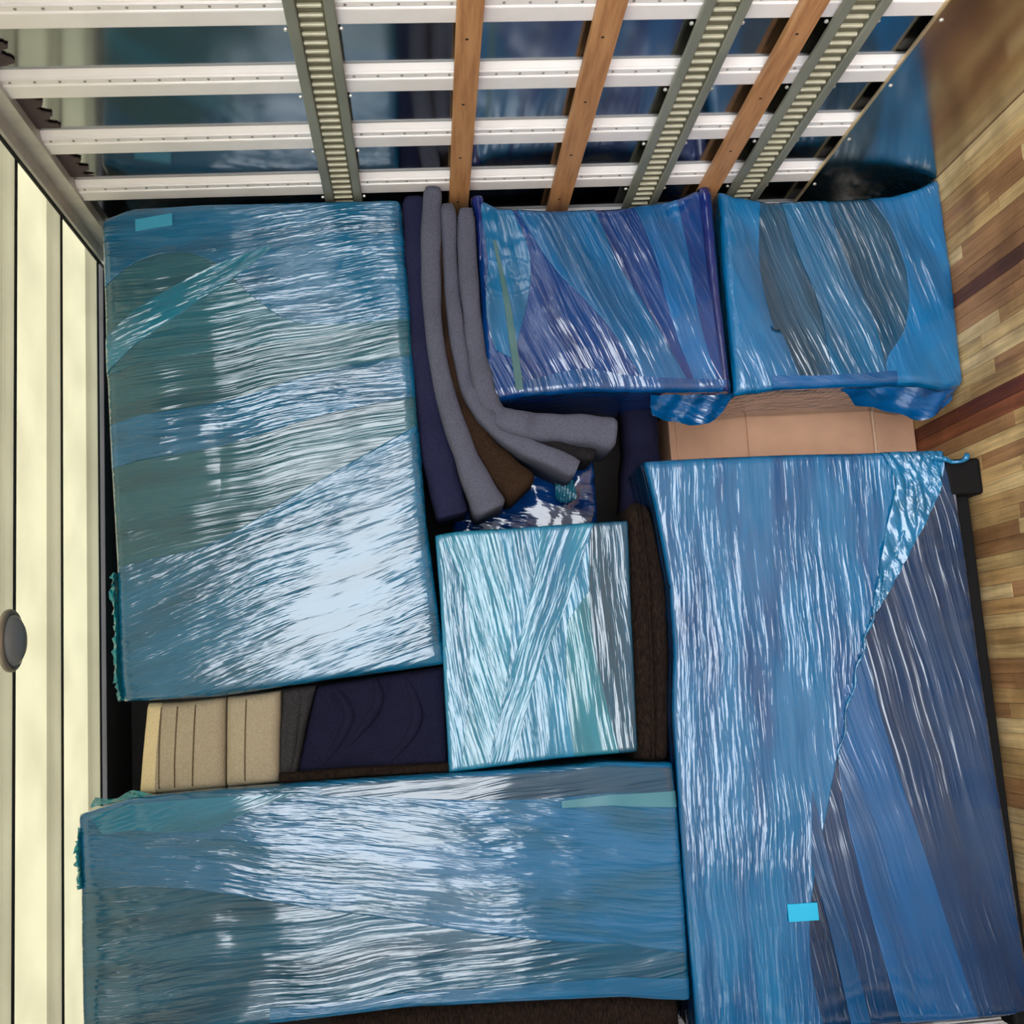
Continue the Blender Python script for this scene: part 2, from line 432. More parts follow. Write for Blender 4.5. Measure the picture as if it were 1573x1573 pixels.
# ------------------------------------------------------------------ roof: translucent panels between bows
ce = mesh('ceiling', *boxvf((XL - .04, 3.385, ZC + .0), (XR + .03, YF, ZC + .03)), M_front); tag(ce, 'translucent truck roof', kind='structure')
bows = [2.955 + .338 * k for k in range(-9, 2)]
for i, yb_ in enumerate(bows):
    if i:
        y0, y1 = bows[i - 1] + .036, yb_ - .05
        V = []; Fc = []; n = 12
        for a in range(n + 1):
            x = XL - .03 + (XR - XL + .06) * a / n
            for b_ in range(5):
                y = y0 + (y1 - y0) * b_ / 4
                V.append((x, y, ZC + .012 + .004 * math.sin(math.pi * b_ / 4)))
        for a in range(n):
            for b_ in range(4):
                q = a * 5 + b_; Fc.append((q, q + 1, q + 6, q + 5))
        mesh('roof_panel', V, Fc, M_roof, ce, smooth=True)
    # doubled sheet lapped over the bow, hanging a little lower, with a black strip painting the shadow gap along its far edge
    prof = [(yb_ - .05, ZC + .012), (yb_ - .047, ZC + .001), (yb_ - .042, ZC - .002), (yb_ + .018, ZC - .002), (yb_ + .023, ZC + .001)]
    V = []; Fc = []
    for (yy, zz) in prof: V += [(XL, yy, zz), (XR - .02, yy, zz)]
    for q in range(len(prof) - 1): Fc.append((2 * q, 2 * q + 1, 2 * q + 3, 2 * q + 2))
    bw = mesh('roof_bow', V, Fc, M_lap, ce)
    bevbox('bow_gap_shade', (XL, yb_ + .023, ZC - .003), (XR - .02, yb_ + .037, ZC + .014), M_black, bw, bev=.001, seg=1)

# dome light on the roof
dl = empty('dome_light', (.152, 2.605, ZC - .004), 'round grey dome light on the roof between the bows', 'lamp')
def lathe(name, prof, cx_, cy_, mat, parent, seg=32):
    V = []; Fc = []
    for (r, z) in prof:
        for k in range(seg): a = 2 * math.pi * k / seg; V.append((cx_ + r * math.cos(a), cy_ + r * math.sin(a), z))
    for i in range(len(prof) - 1):
        for k in range(seg): k2 = (k + 1) % seg; Fc.append((i * seg + k, i * seg + k2, (i + 1) * seg + k2, (i + 1) * seg + k))
    Fc.append(tuple(range(seg))); Fc.append(tuple((len(prof) - 1) * seg + k for k in range(seg)))
    return mesh(name, V, Fc, mat, parent, smooth=True)
zc = ZC - .004
lathe('rim', [(.072, zc), (.073, zc - .006), (.069, zc - .012), (.062, zc - .013), (.06, zc - .004)], .152, 2.605, simple('lamp_rim', lin(150, 140, 128), .35, .6), dl)
lathe('lens', [(.0595, zc - .004), (.0595, zc - .012), (.054, zc - .02), (.04, zc - .028), (.02, zc - .032), (.001, zc - .033)], .152, 2.605, simple('lamp_lens_grey', lin(122, 126, 130), .25, 0., .6), dl)

# ------------------------------------------------------------------ load rails and wooden slats on the right wall
def rail(zt, zb, label):
    r = empty('load_rail', (XR - .001, 2.3, zb), label, 'rail', 'slotted load rails on the right wall')
    x1 = XR - .0025; y0, y1 = 1.3, 3.4
    h = zt - zb
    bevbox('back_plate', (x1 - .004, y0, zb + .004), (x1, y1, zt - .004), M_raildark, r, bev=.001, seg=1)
    bevbox('flange', (x1 - .016, y0, zt - h * .24), (x1 - .004, y1, zt), M_rail, r, bev=.003)
    bevbox('flange', (x1 - .016, y0, zb), (x1 - .004, y1, zb + h * .22), M_rail, r, bev=.003)
    me = None; y = y0 + .02; L = .5 * h
    while y < y1 - .01:
        if me is None:
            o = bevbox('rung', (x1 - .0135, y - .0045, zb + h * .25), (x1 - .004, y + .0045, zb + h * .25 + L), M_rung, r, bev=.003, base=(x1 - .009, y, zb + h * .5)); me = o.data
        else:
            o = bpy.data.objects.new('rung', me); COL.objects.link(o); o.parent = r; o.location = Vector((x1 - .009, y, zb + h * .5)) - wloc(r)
        y += .0335
    for k in range(-3, 5):
        yy = 2.176 + .2743 * k + .008
        if yy < y1:
            bolt(r, (XR - .005, yy, zt + .006)); bolt(r, (XR - .005, yy, zb - .006))
    return r
rail(1.822, 1.716, 'grey slotted load rail nearest the roof on the metal wall')
rail(.938, .835, 'grey slotted load rail between two wooden slats on the metal wall')
rail(.632, .525, 'grey slotted load rail nearest the kick plate and wooden floor')
M_hole = simple('screw_hole_dark', lin(40, 26, 18), .8)
hme = bolt_mesh(.004, .0012, 'screw', M_hole)
def slat(zt, zb, label):
    r = empty('wooden_slat', (XR - .001, 2.3, zb), label, 'slat', 'wooden slats on the right wall')
    bevbox('board', (XR - .024, 1.3, zb), (XR - .002, 3.42, zt), M_slat, r, bev=.002)
    for k in range(-3, 5):
        o = bpy.data.objects.new('screw', hme); COL.objects.link(o); o.parent = r
        o.location = Vector((XR - .0242, 2.176 + .2743 * k - .045 + .07, (zt + zb) / 2 + .004)) - wloc(r)
    return r
slat(1.465, 1.408, 'brown wooden wall slat next to the load rail nearest the roof')
slat(1.168, 1.106, 'brown wooden wall slat, middle one of the three')
slat(.726, .669, 'reddish brown wooden wall slat between two close load rails')

# ================================================================== CARGO
FILM = {}
def fm(key, *a, **k):
    if key not in FILM: FILM[key] = film(key, *a, **k)
    return FILM[key]
teal = lin(40, 120, 176); blue = lin(24, 112, 186); royal = lin(16, 70, 150); slate = lin(62, 76, 108); grey = lin(88, 108, 132); cyan = lin(92, 146, 196); light = lin(70, 150, 200)

# ---- big wrapped panel up by the roof
YA = 2.98
b1 = empty('wrapped_case', (.66, YA, 1.58), 'large teal film-wrapped flat case beside the cream roof and metal wall', 'wrapped furniture')
F1 = Front(right=[(1.335,2.444),(1.369,2.364),(1.375,2.184),(1.375,1.911),(1.372,1.606)],
           bottom=[(1.372,1.606),(1.088,1.596),(0.766,1.590),(0.435,1.580),(0.043,1.551)],
           left=[(-0.003,2.402),(-0.005,2.161),(0.022,1.836),(0.043,1.551)],
           top=[(1.335,2.444),(0.914,2.437),(0.514,2.421),(0.303,2.411),(0.130,2.411),(-0.003,2.402)], yf=YA, rim=.022, relief=.003, seed=1.3)
m_b1g = fm('film_single_layer_grey', grey, -9, bump=0.0055, across=95, along=5, col2=lin(72, 90, 114))
m_b1t = fm('film_teal_shallow_wrinkles', teal, -6, bump=0.0055, across=85, along=14)
m_b1d = fm('film_teal_diagonal', lin(48, 140, 182), -25, bump=0.0072, across=80, along=14)
body('wrapped_body', F1, 3.46, m_b1g, b1)
band(F1, [(0, 0), (.5, 0), (1, 0)], [(0, .15), (.2, .105), (.36, .125), (.5, .215), (.65, .27), (1, .27)], m_b1t, b1)
band(F1, [(0, .26), (.15, .205), (.3, .155), (.42, .125), (.55, .10)], [(0, .335), (.15, .275), (.3, .215), (.42, .17), (.56, .105)], m_b1d, b1, off=.006)
band(F1, [(.02, .27), (.3, .185), (.5, .18), (1, .24)], [(0, .34), (.38, .315), (.7, .3), (1, .27)], fm('film_teal_dim', lin(52, 116, 146), -8, bump=0.0046, across=90, along=6), b1, off=.002)
band(F1, [(0, .445), (.38, .42), (.7, .375), (1, .35)], [(0, .535), (.38, .51), (.7, .465), (1, .44)], m_b1t, b1)
band(F1, [(0, .735), (.3, .705), (.6, .62), (1, .5)], [(0, 1), (.5, 1), (1, 1)], fm('film_teal_bottom', lin(42, 118, 170), -18, bump=0.0065, across=75, along=12), b1)
M_tape = simple('teal_tape', lin(60, 160, 196), .35, 0, .6)
def patch(F, u0, u1, v0, v1, mat, parent, name='tape_strip', off=.007, skew=0.):
    return band(F, [(u0, v0), (u1, v0 - skew)], [(u0, v1), (u1, v1 - skew)], mat, parent, off=off, n=6, m=4, name=name)
patch(F1, .12, .24, .03, .055, M_tape, b1, skew=.01)
M_crin = fm('film_crinkled_edge', lin(70, 170, 190), 90, bump=.008, across=60, along=40, alpha=.8)
def flap(pts, parent, w=.012, seed=0, y=2.985, mat=None):
    """crinkled loose film edge sticking out: a wavy two-sided strip"""
    P = catmull(pts, 10); V = []; Fc = []; rnd = random.Random(seed)
    for i, (x, z) in enumerate(P):
        d = w * (.4 + rnd.random())
        a = rnd.uniform(-1, 1) * .006
        V += [(x, y + .02, z), (x + a, y + rnd.uniform(-.004, .004), z + d * .6), (x + a * 1.5, y - .004 + rnd.uniform(-.01, .01), z + d), (x - a, y - .012 + rnd.uniform(-.004, .004), z + d * .3)]
    for i in range(len(P) - 1):
        for q in range(4): Fc.append((4 * i + q, 4 * i + (q + 1) % 4, 4 * i + 4 + (q + 1) % 4, 4 * i + 4 + q))
    return mesh('loose_film_edge', V, Fc, mat or M_crin, parent)
flap([(0.338,2.414),(0.251,2.413),(0.147,2.408),(0.062,2.408),(0.002,2.396)], b1, seed=3)

# ---- small light-blue carton the case rests on
b5 = empty('wrapped_carton', (.08, 2.98, 1.05), 'small pale blue film-wrapped carton in the centre of the load', 'wrapped box')
F5 = Front(right=[(0.394,1.559),(0.401,1.501),(0.403,1.322),(0.407,1.021)], bottom=[(0.407,1.021),(0.134,1.033),(-0.224,1.045)],
           left=[(-0.244,1.555),(-0.237,1.433),(-0.227,1.257),(-0.224,1.045)], top=[(0.394,1.559),(0.218,1.554),(-0.009,1.556),(-0.244,1.555)], yf=2.975, rim=.012, relief=.004, seed=4.)
m5 = fm('film_pale_cyan', cyan, 84, bump=.0036, across=85, along=10, col2=lin(60, 128, 176))
m5b = fm('film_pale_cyan_lean', lin(80, 146, 188), 112, bump=.0036, across=75, along=9, col2=lin(50, 120, 176))
m5c = fm('film_cyan_lean_other', lin(98, 150, 192), 78, bump=.0036, across=75, along=9, col2=lin(76, 142, 182))
body('wrapped_body', F5, 3.44, m5, b5, 30, 30)
band(F5, [(.02, 0), (.14, .3), (.12, .7), (.06, 1)], [(.32, 0), (.36, .3), (.34, .6), (.2, 1)], m5c, b5)
band(F5, [(.55, 0), (.45, .35), (.3, .75), (.22, 1)], [(.82, 0), (.66, .35), (.48, .65), (.34, 1)], m5b, b5, off=.005)
band(F5, [(.8, 0), (.78, .3), (.8, .6), (.9, 1)], [(1, 0), (1, .3), (1, .6), (1, 1)], fm('film_slate_strip', lin(80, 94, 132), 88, bump=.005, across=70, along=7, col2=lin(70, 82, 112)), b5, off=.004)
band(F5, [(.66, .42), (.64, .6), (.64, .8), (.66, 1)], [(.78, .3), (.83, .6), (.87, .8), (.9, 1)], fm('film_blue_grey', lin(96, 140, 168), 84, bump=.0045, across=75, along=6), b5, off=.003)

# ---- wrapped boxes by the wall
b2 = empty('wrapped_box', (1.06, 2.98, .69), 'deep blue film-wrapped box with purple edges next to the grey blankets', 'wrapped box')
F2 = Front(right=[(1.375,1.395),(1.363,1.369),(1.338,1.327),(1.324,1.148),(1.327,0.976),(1.343,0.820),(1.380,0.730),(1.381,0.696)],
           bottom=[(1.381,0.696),(1.155,0.702),(0.919,0.701),(0.764,0.689)],
           left=[(0.761,1.394),(0.775,1.298),(0.782,1.112),(0.771,0.926),(0.764,0.689)],
           top=[(1.375,1.395),(1.178,1.393),(0.985,1.395),(0.761,1.394)], yf=2.98, rim=.022, relief=.007, seed=6.)
m2 = fm('film_royal', royal, 68, bump=.0055, across=60, along=7, col2=lin(20, 50, 124))
m2l = fm('film_mid_blue', lin(34, 110, 180), 66, bump=.005, across=60, along=8)
body('wrapped_body', F2, 3.30, m2, b2)
band(F2, [(.02, 0), (.04, .3), (.02, .55), (.05, .75)], [(.16, 0), (.22, .25), (.2, .5), (.12, .8)], fm('film_azure', lin(22, 120, 186), 80, bump=.004, across=50, along=8), b2)
band(F2, [(.18, 0), (.3, .3), (.52, .65), (.66, 1)], [(.5, 0), (.58, .3), (.7, .6), (.84, 1)], m2l, b2, off=.005)
band(F2, [(.66, 0), (.74, .3), (.78, .6), (.86, 1)], [(.84, 0), (.88, .3), (.9, .6), (.95, 1)], fm('film_mid_blue_steep', lin(40, 112, 190), 72, bump=.0055, across=60, along=8), b2, off=.004)
band(F2, [(.14, .93), (.4, .88), (.6, .92), (1, .95)], [(.14, 1), (.4, 1), (.6, 1), (1, 1)], fm('film_azure_low', lin(22, 90, 168), 76, bump=.006, across=60, along=12), b2, off=.006)
band(F2, [(.07, .2), (.1, .5), (.115, .8), (.12, .97)], [(.085, .2), (.125, .5), (.145, .8), (.15, .97)], simple('olive_edge_tape', lin(66, 104, 104), .4), b2, off=.009, m=3, name='edge_tape')
m_pur = fm('film_purple_roll', lin(38, 40, 128), 88, bump=.003, across=40, along=6)
tube('film_roll_edge', [(p[0], 2.99, p[1]) for p in catmull([(1.371,1.386),(1.296,1.381),(1.178,1.388)], 5)], [.018, .02, .018, .016, .014, .012, .011, .01, .008, .006, .003], m_pur, b2, seg=10)
tube('film_roll_edge', [(p[0], 2.986, p[1]) for p in catmull([(1.376,0.717),(1.255,0.716),(1.096,0.715),(0.939,0.710),(0.765,0.706)], 4)], [.018, .02, .02, .019, .018, .018, .017, .017, .016, .015, .014, .014, .013, .012, .012, .011, .01], m_pur, b2, seg=10)

b3 = empty('wrapped_box', (1.05, 2.98, .0), 'bright blue wrapped box with grey windows on the wooden floor by the wall', 'wrapped box')
F3 = Front(right=[(1.371,0.674),(1.353,0.635),(1.330,0.529),(1.332,0.331),(1.339,0.151),(1.361,0.068),(1.393,-0.002)],
           bottom=[(1.393,-0.002),(1.131,-0.003),(0.931,0.000),(0.754,0.003)],
           left=[(0.752,0.682),(0.762,0.548),(0.761,0.355),(0.760,0.161),(0.741,0.066),(0.754,0.003)],
           top=[(1.371,0.674),(1.154,0.679),(0.957,0.682),(0.752,0.682)], yf=2.975, rim=.022, relief=.007, seed=9.)
m3 = fm('film_single_layer_violet_grey', lin(74, 90, 130), 72, bump=.005, across=70, along=7, col2=lin(54, 70, 102))
m3b = fm('film_bright_blue', lin(26, 120, 190), 74, bump=.0048, across=70, along=10)
body('wrapped_body', F3, 3.30, m3, b3)
band(F3, [(0, 0), (0, .4), (0, .7), (0, 1)], [(.18, 0), (.155, .35), (.19, .68), (.22, .7), (.26, .85), (.3, 1)], m3b, b3)
band(F3, [(.27, 0), (.33, .3), (.4, .6), (.42, 1)], [(.47, 0), (.52, .3), (.62, .65), (.66, 1)], fm('film_steel_blue', lin(44, 108, 164), 70, bump=.005, across=70, along=7), b3, off=.005)
band(F3, [(.66, 0), (.745, .2), (.79, .45), (.76, .7), (.66, .88), (.68, 1)], [(1, 0), (1, .2), (1, .45), (1, .7), (1, .9), (1, 1)], m3b, b3)
band(F3, [(.16, .93), (.4, .94), (.7, .93)], [(.16, 1), (.4, 1), (.7, 1)], fm('film_blue_low', lin(20, 104, 180), 20, bump=.004, across=60, along=9), b3, off=.006)

# loose film tail hanging at the lower left corner of the floor box
def rag(pts0, pts1, mat, parent, y0, y1, name='film_tail', seed=1, amp=.008):
    A = catmull(pts0, 8); B = catmull(pts1, 8); n = 20; m = 6; V = []; Fc = []; rnd = random.Random(seed)
    for i in range(n + 1):
        a = poly_at(A, i / n); b = poly_at(B, i / n)
        for j in range(m + 1):
            t = j / m; V.append((a[0] * (1 - t) + b[0] * t, y0 + (y1 - y0) * t + amp * math.sin(i * 1.1 + j * .9 + seed) + rnd.uniform(-.2, .2) * amp, a[1] * (1 - t) + b[1] * t))
    for i in range(n):
        for j in range(m): a = i * (m + 1) + j; Fc.append((a, a + 1, a + m + 2, a + m + 1))
    return mesh(name, V, Fc, mat, parent, smooth=True)
rag([(0.767,0.372),(0.769,0.236),(0.755,0.101),(0.765,0.001)], [(0.725,0.299),(0.702,0.205),(0.670,0.092),(0.724,0.010)], fm('film_tail_blue', lin(18, 96, 170), 30, bump=.005), b3, 3.0, 3.06, seed=2)
rag([(0.766,0.925),(0.763,0.813),(0.759,0.718),(0.765,0.683)], [(0.718,0.911),(0.691,0.819),(0.691,0.743),(0.742,0.682)], FILM['film_tail_blue'], b2, 3.0, 3.06, seed=5)

# ---- plain cardboard carton standing behind
M_card = simple('cardboard', lin(206, 158, 128), .8, bump=.0006, bscale=150, var=.06)
cb = empty('cardboard_carton', (.46, 3.335, .0), 'plain brown cardboard carton behind the bright blue box', 'box')
bevbox('carton_body', (.18, 3.335, .003), (.80, 3.62, .80), M_card, cb, bev=.004)
M_cedge = simple('cardboard_edge', lin(228, 192, 160), .8)
bevbox('flap', (.18, 3.328, .003), (.80, 3.334, .132), M_card, cb, bev=.001, seg=1)
bevbox('flap_edge', (.18, 3.325, .134), (.80, 3.334, .140), M_cedge, cb, bev=.001, seg=1)
bevbox('flap', (.18, 3.328, .145), (.80, 3.334, .55), M_card, cb, bev=.001, seg=1)
bevbox('flap', (.18, 3.329, .556), (.80, 3.334, .78), M_card, cb, bev=.001, seg=1)

# ---- tall wrapped chest standing on the floor
YT = 2.95
b4 = empty('wrapped_chest', (-.18, YT, 0), 'wide chest wrapped in blue film with torn corner and black feet on wooden floor', 'wrapped furniture')
F4 = Front(right=[(0.567,0.968),(0.568,0.801),(0.566,0.577),(0.560,0.333),(0.558,0.097)],
           bottom=[(0.558,0.097),(0.351,0.076),(-0.175,0.071),(-0.540,0.059),(-0.974,0.046)],
           left=[(-0.961,0.952),(-0.963,0.647),(-0.963,0.384),(-0.964,0.045)],
           top=[(0.567,0.968),(0.433,0.946),(0.215,0.924),(0.038,0.928),(-0.135,0.947),(-0.272,0.948),(-0.556,0.952),(-0.961,0.952)], yf=YT, rim=.016, relief=.004, seed=12.)
m4 = fm('film_clear_over_slate', lin(26, 62, 112), 80, bump=.0055, across=55, along=2.5, col2=lin(20, 44, 84))
m4b = fm('film_blue_wide', lin(30, 118, 182), 91, bump=.0045, across=80, along=11, col2=lin(18, 92, 158))
body('wrapped_body', F4, 3.32, m4, b4, 50, 60)
band(F4, [(0, 0), (0, .35), (0, .7), (0, 1)], [(.99, 0), (.92, .06), (.78, .17), (.66, .295), (.58, .41), (.47, .6), (.37, .79), (.35, .9), (.37, 1)], m4b, b4, n=60, m=24)
band(F4, [(.55, .41), (.5, .56), (.53, .75), (.6, 1)], [(.62, .33), (.66, .5), (.735, .72), (.83, 1)], fm('film_blue_leaning', lin(20, 98, 168), 76, bump=.0045, across=55, along=3), b4, n=50, m=14)
band(F4, [(.385, .72), (.42, .85), (.45, 1)], [(.41, .6), (.46, .8), (.51, 1)], fm('film_blue_leaning_thin', lin(20, 94, 160), 76, bump=.004, across=55, along=3), b4, off=.004)
patch(F4, .295, .385, .788, .817, simple('cyan_label', lin(20, 172, 214), .4), b4, name='tape_strip', off=.009)
m_torn = fm('film_torn_crumple', lin(40, 128, 190), 65, bump=.010, across=45, along=26)
band(F4, [(.78, .0), (.8, .06), (.74, .14), (.66, .28)], [(.985, .004), (.95, .07), (.84, .16), (.67, .295)], m_torn, b4, off=.008, n=60, m=26, name='torn_film')
_t = [o for o in b4.children if o.name.startswith('torn_film')][0]
for v in _t.data.vertices:
    q = noise.noise(Vector((v.co.x * 13, 1.3, v.co.z * 48))); v.co.y -= .016 * max(0, abs(q) ** .7) 
# twisted film rope along the torn edge
rp = catmull([(.98, .02), (.92, .06), (.78, .17), (.66, .295), (.58, .41), (.5, .55)], 14)
tube('film_rope', [F4.p(u + .006 * math.sin(i * .9), v, .008) for i, (u, v) in enumerate(rp)], [max(.002, .007 - .00007 * i + .002 * math.sin(i * 1.7)) for i in range(len(rp))], m_torn, b4, seg=6)
tube('film_tail', [(p[0], 2.93 + .004 * math.sin(i), p[1]) for i, p in enumerate(catmull([(0.538,0.154),(0.525,0.113),(0.516,0.084),(0.522,0.058),(0.537,0.047)], 5))], [.012, .011, .01, .009, .008, .0075, .007, .0065, .006, .006, .0055, .005, .005, .006, .007, .008, .008, .009, .009, .008, .006], m_torn, b4, seg=7)
M_plinth = simple('dark_plinth', lin(8, 7, 8), .7, 0, .2); M_sil = simple('bare_bottom_rail', lin(96, 94, 112), .5, var=.1)
bevbox('bottom_rail', (-.93, YT + .004, .082), (.47, YT + .03, .118), M_sil, b4, bev=.003)
bevbox('plinth_gap_shade', (-.93, YT + .035, .03), (.47, 3.31, .082), M_plinth, b4, bev=.004)  # near-black base, also standing in for the shadow gap under the chest
for (fx, fy) in ((.50, YT + .03), (-.93, YT + .03), (.50, 3.26), (-.93, 3.26)):
    bevbox('foot', (fx - .075, fy - .03, .0), (fx + .03, fy + .05, .105), M_plinth, b4, bev=.01, seg=3)

# ---- tall wrapped item standing on the chest at the left
b6 = empty('wrapped_cabinet', (-.54, 2.96, 1.0), 'long teal film-wrapped cabinet standing on the wide chest', 'wrapped furniture')
F6 = Front(right=[(-0.282,2.509),(-0.249,2.377),(-0.243,2.162),(-0.241,1.794),(-0.244,1.555),(-0.247,1.261),(-0.242,1.138),(-0.258,0.955)],
           bottom=[(-0.258,0.955),(-0.424,0.952),(-0.640,0.954),(-0.867,0.960)],
           left=[(-0.831,2.500),(-0.839,2.224),(-0.829,1.900),(-0.821,1.703),(-0.832,1.403),(-0.843,1.133),(-0.857,1.048),(-0.867,0.960)],
           top=[(-0.282,2.509),(-0.392,2.504),(-0.598,2.504),(-0.831,2.500)], yf=2.96, rim=.018, relief=.0035, seed=15., bulge=.004)
m6 = fm('film_teal_level', lin(36, 112, 162), 2, bump=0.0059, across=80, along=11, col2=lin(28, 92, 124))
m6d = fm('film_dark_teal_level', lin(38, 100, 140), -3, bump=0.0062, across=75, along=7, col2=lin(30, 78, 112))
m6c = fm('film_teal_falling', lin(34, 114, 174), 9, bump=0.0055, across=85, along=12, col2=lin(26, 100, 142))
body('wrapped_body', F6, 3.40, m6d, b6, 56, 40)
band(F6, [(0, .0), (.3, 0), (.6, 0), (1, 0)], [(0, .34), (.2, .42), (.4, .55), (.7, .72), (1, .8)], m6c, b6, n=60, m=20)
band(F6, [(.02, .02), (.2, .03), (.36, .04)], [(.04, .12), (.2, .17), (.28, .1)], fm('film_teal_patch', lin(36, 130, 176), -12, bump=.003, across=60, along=9), b6, off=.005)
band(F6, [(.4, .02), (.7, .02), (1, .02)], [(.4, .06), (.7, .13), (1, .13)], fm('film_slate_level', lin(44, 82, 122), -4, bump=.004, across=70, along=6), b6, off=.005)
band(F6, [(.8, .15), (.9, .14), (1, .12)], [(.8, .18), (.9, .19), (1, .19)], simple('olive_label_under_film', lin(66, 124, 138), .3), b6, off=.006, name='edge_tape')
band(F6, [(.3, .93), (.6, .93), (1, .9)], [(.3, .99), (.6, .995), (1, .99)], fm('film_azure_low_edge', lin(28, 118, 178), -2, bump=.003, across=60, along=6), b6, off=.005)
flap([(-0.320,2.501),(-0.376,2.503),(-0.424,2.500),(-0.464,2.497)], b6, seed=8, y=2.965)
rag([(-0.267,2.481),(-0.258,2.415),(-0.252,2.357),(-0.251,2.283)], [(-0.244,2.477),(-0.251,2.423),(-0.233,2.382),(-0.249,2.316)], M_crin, b6, 2.975, 3.0, name='loose_film_edge', seed=9, amp=.005)

# ---- folded moving blankets between the case and the deep blue box
def felt(name, col, col2):
    k = NT(name); tc = k.n('ShaderNodeTexCoord')
    nz = k.n('ShaderNodeTexNoise', i_Scale=230., i_Detail=4., i_Roughness=.6); k.l(tc.outputs['Object'], nz.inputs['Vector'])
    k.l(k.ramp(nz.outputs[0], [(.35, col2), (.65, col)]), k.b.inputs['Base Color'])
    k.b.inputs['Roughness'].default_value = .95; k.b.inputs['Specular IOR Level'].default_value = .1; k.b.inputs['Sheen Weight'].default_value = .25; k.b.inputs['Sheen Tint'].default_value = col
    bp = k.n('ShaderNodeBump', i_Strength=.6, i_Distance=.002); k.l(nz.outputs[0], bp.inputs['Height']); k.l(bp.outputs[0], k.b.inputs['Normal'])
    return k.m
M_fgrey = felt('grey_felt', lin(96, 97, 112), lin(80, 81, 95)); M_fnavy = felt('navy_felt', lin(42, 43, 72), lin(33, 34, 58)); M_fbrown = felt('brown_felt', lin(62, 44, 32), lin(42, 30, 22)); M_fdark = felt('charcoal_felt', lin(44, 40, 42), lin(24, 22, 24))
def blanket(name, path, th, y0, y1, mat, label, cat='blanket', group=None, seed=0, endr=.5, wob=.009):
    """thick cloth swept along a path in the (x,z) plane, running back from y0 to y1, soft folded front edge"""
    P = catmull(path, 8); n = len(P)
    o = empty(name, (P[-1][0], y0, min(p[1] for p in P)), label, cat, group)
    V = []; Fc = []; sec = []
    K = 9
    for i in range(n):
        t = i / (n - 1); hh = poly_at([(q,) for q in th], 0)[0]
        q = t * (len(th) - 1); k0 = min(int(q), len(th) - 2); hw = (th[k0] * (1 - (q - k0)) + th[k0 + 1] * (q - k0)) / 2
        a = P[max(0, i - 1)]; b = P[min(n - 1, i + 1)]
        dx, dz = b[0] - a[0], b[1] - a[1]; L = math.hypot(dx, dz) or 1; nx, nz = -dz / L, dx / L
        # round the two ends of the path
        e = min(i, n - 1 - i)
        if e < 2: hw *= (.72, .94)[e]
        hw *= 1 + .05 * math.sin(i * .42 + seed * 2.1) + .03 * math.sin(i * 1.1 + seed)
        yy = y0 + wob * math.sin(i * .55 + seed) + wob * .6 * math.sin(i * 1.3 + 2 * seed)
        ring = [(hw, y1)]
        for k in range(K):
            ph = math.pi * k / (K - 1)
            ring.append((hw * (1 if math.cos(ph) > 0 else -1) * abs(math.cos(ph)) ** .75, yy + hw * .8 * (1 - math.sin(ph) ** .8)))
        ring.append((-hw, y1))
        for (d, y) in ring: V.append((P[i][0] + nx * d, y, P[i][1] + nz * d))
    m = K + 2
    for i in range(n - 1):
        for k in range(m):
            k2 = (k + 1) % m; Fc.append((i * m + k, i * m + k2, (i + 1) * m + k2, (i + 1) * m + k))
    Fc.append(tuple(range(m))); Fc.append(tuple((n - 1) * m + k for k in range(m)))
    mesh('folded_cloth', V, Fc, mat, o, smooth=True)
    return o
px = .00178
G = 'folded moving blankets between the wrapped pieces'
blanket('moving_blanket', [(1.388,1.566),(1.184,1.567),(0.953,1.563),(0.727,1.551),(0.578,1.531),(0.449,1.506)], [42*px,42*px,42*px,44*px,50*px,56*px], 2.985, 3.15, M_fnavy, 'navy folded blanket against the large teal case', group=G, seed=1)
blanket('moving_blanket', [(1.395,1.512),(1.183,1.529),(0.952,1.530),(0.762,1.503),(0.602,1.458),(0.452,1.400)], [34*px,31*px,29*px,31*px,40*px,54*px], 2.95, 3.15, M_fgrey, 'grey folded blanket touching the navy blanket', group=G, seed=2)
blanket('moving_blanket', [(1.319,1.495),(1.085,1.497),(0.874,1.493),(0.722,1.456),(0.604,1.385),(0.508,1.304)], [18*px,22*px,28*px,36*px,50*px,66*px], 2.985, 3.15, M_fbrown, 'dark brown folded blanket between two grey blankets', group=G, seed=3)
blanket('moving_blanket', [(1.342,1.472),(1.123,1.474),(0.911,1.462),(0.749,1.422),(0.637,1.306),(0.559,1.154)], [26*px,24*px,24*px,26*px,30*px,36*px], 2.955, 3.15, M_fgrey, 'thin grey folded blanket, middle one of the three grey blankets', group=G, seed=4)
blanket('moving_blanket', [(1.308,1.447),(1.083,1.449),(0.872,1.435),(0.729,1.388),(0.646,1.251),(0.601,1.098)], [12*px,14*px,16*px,20*px,22*px,22*px], 2.99, 3.15, M_fdark, 'charcoal folded blanket mostly hidden behind the grey blankets', group=G, seed=5)
blanket('moving_blanket', [(1.321,1.422),(1.102,1.425),(0.890,1.414),(0.747,1.384),(0.693,1.312),(0.676,1.184),(0.653,1.038)], [28*px,31*px,31*px,34*px,40*px,48*px,52*px], 2.945, 3.15, M_fgrey, 'thick grey folded blanket draped around the corner of the deep blue box', group=G, seed=6)

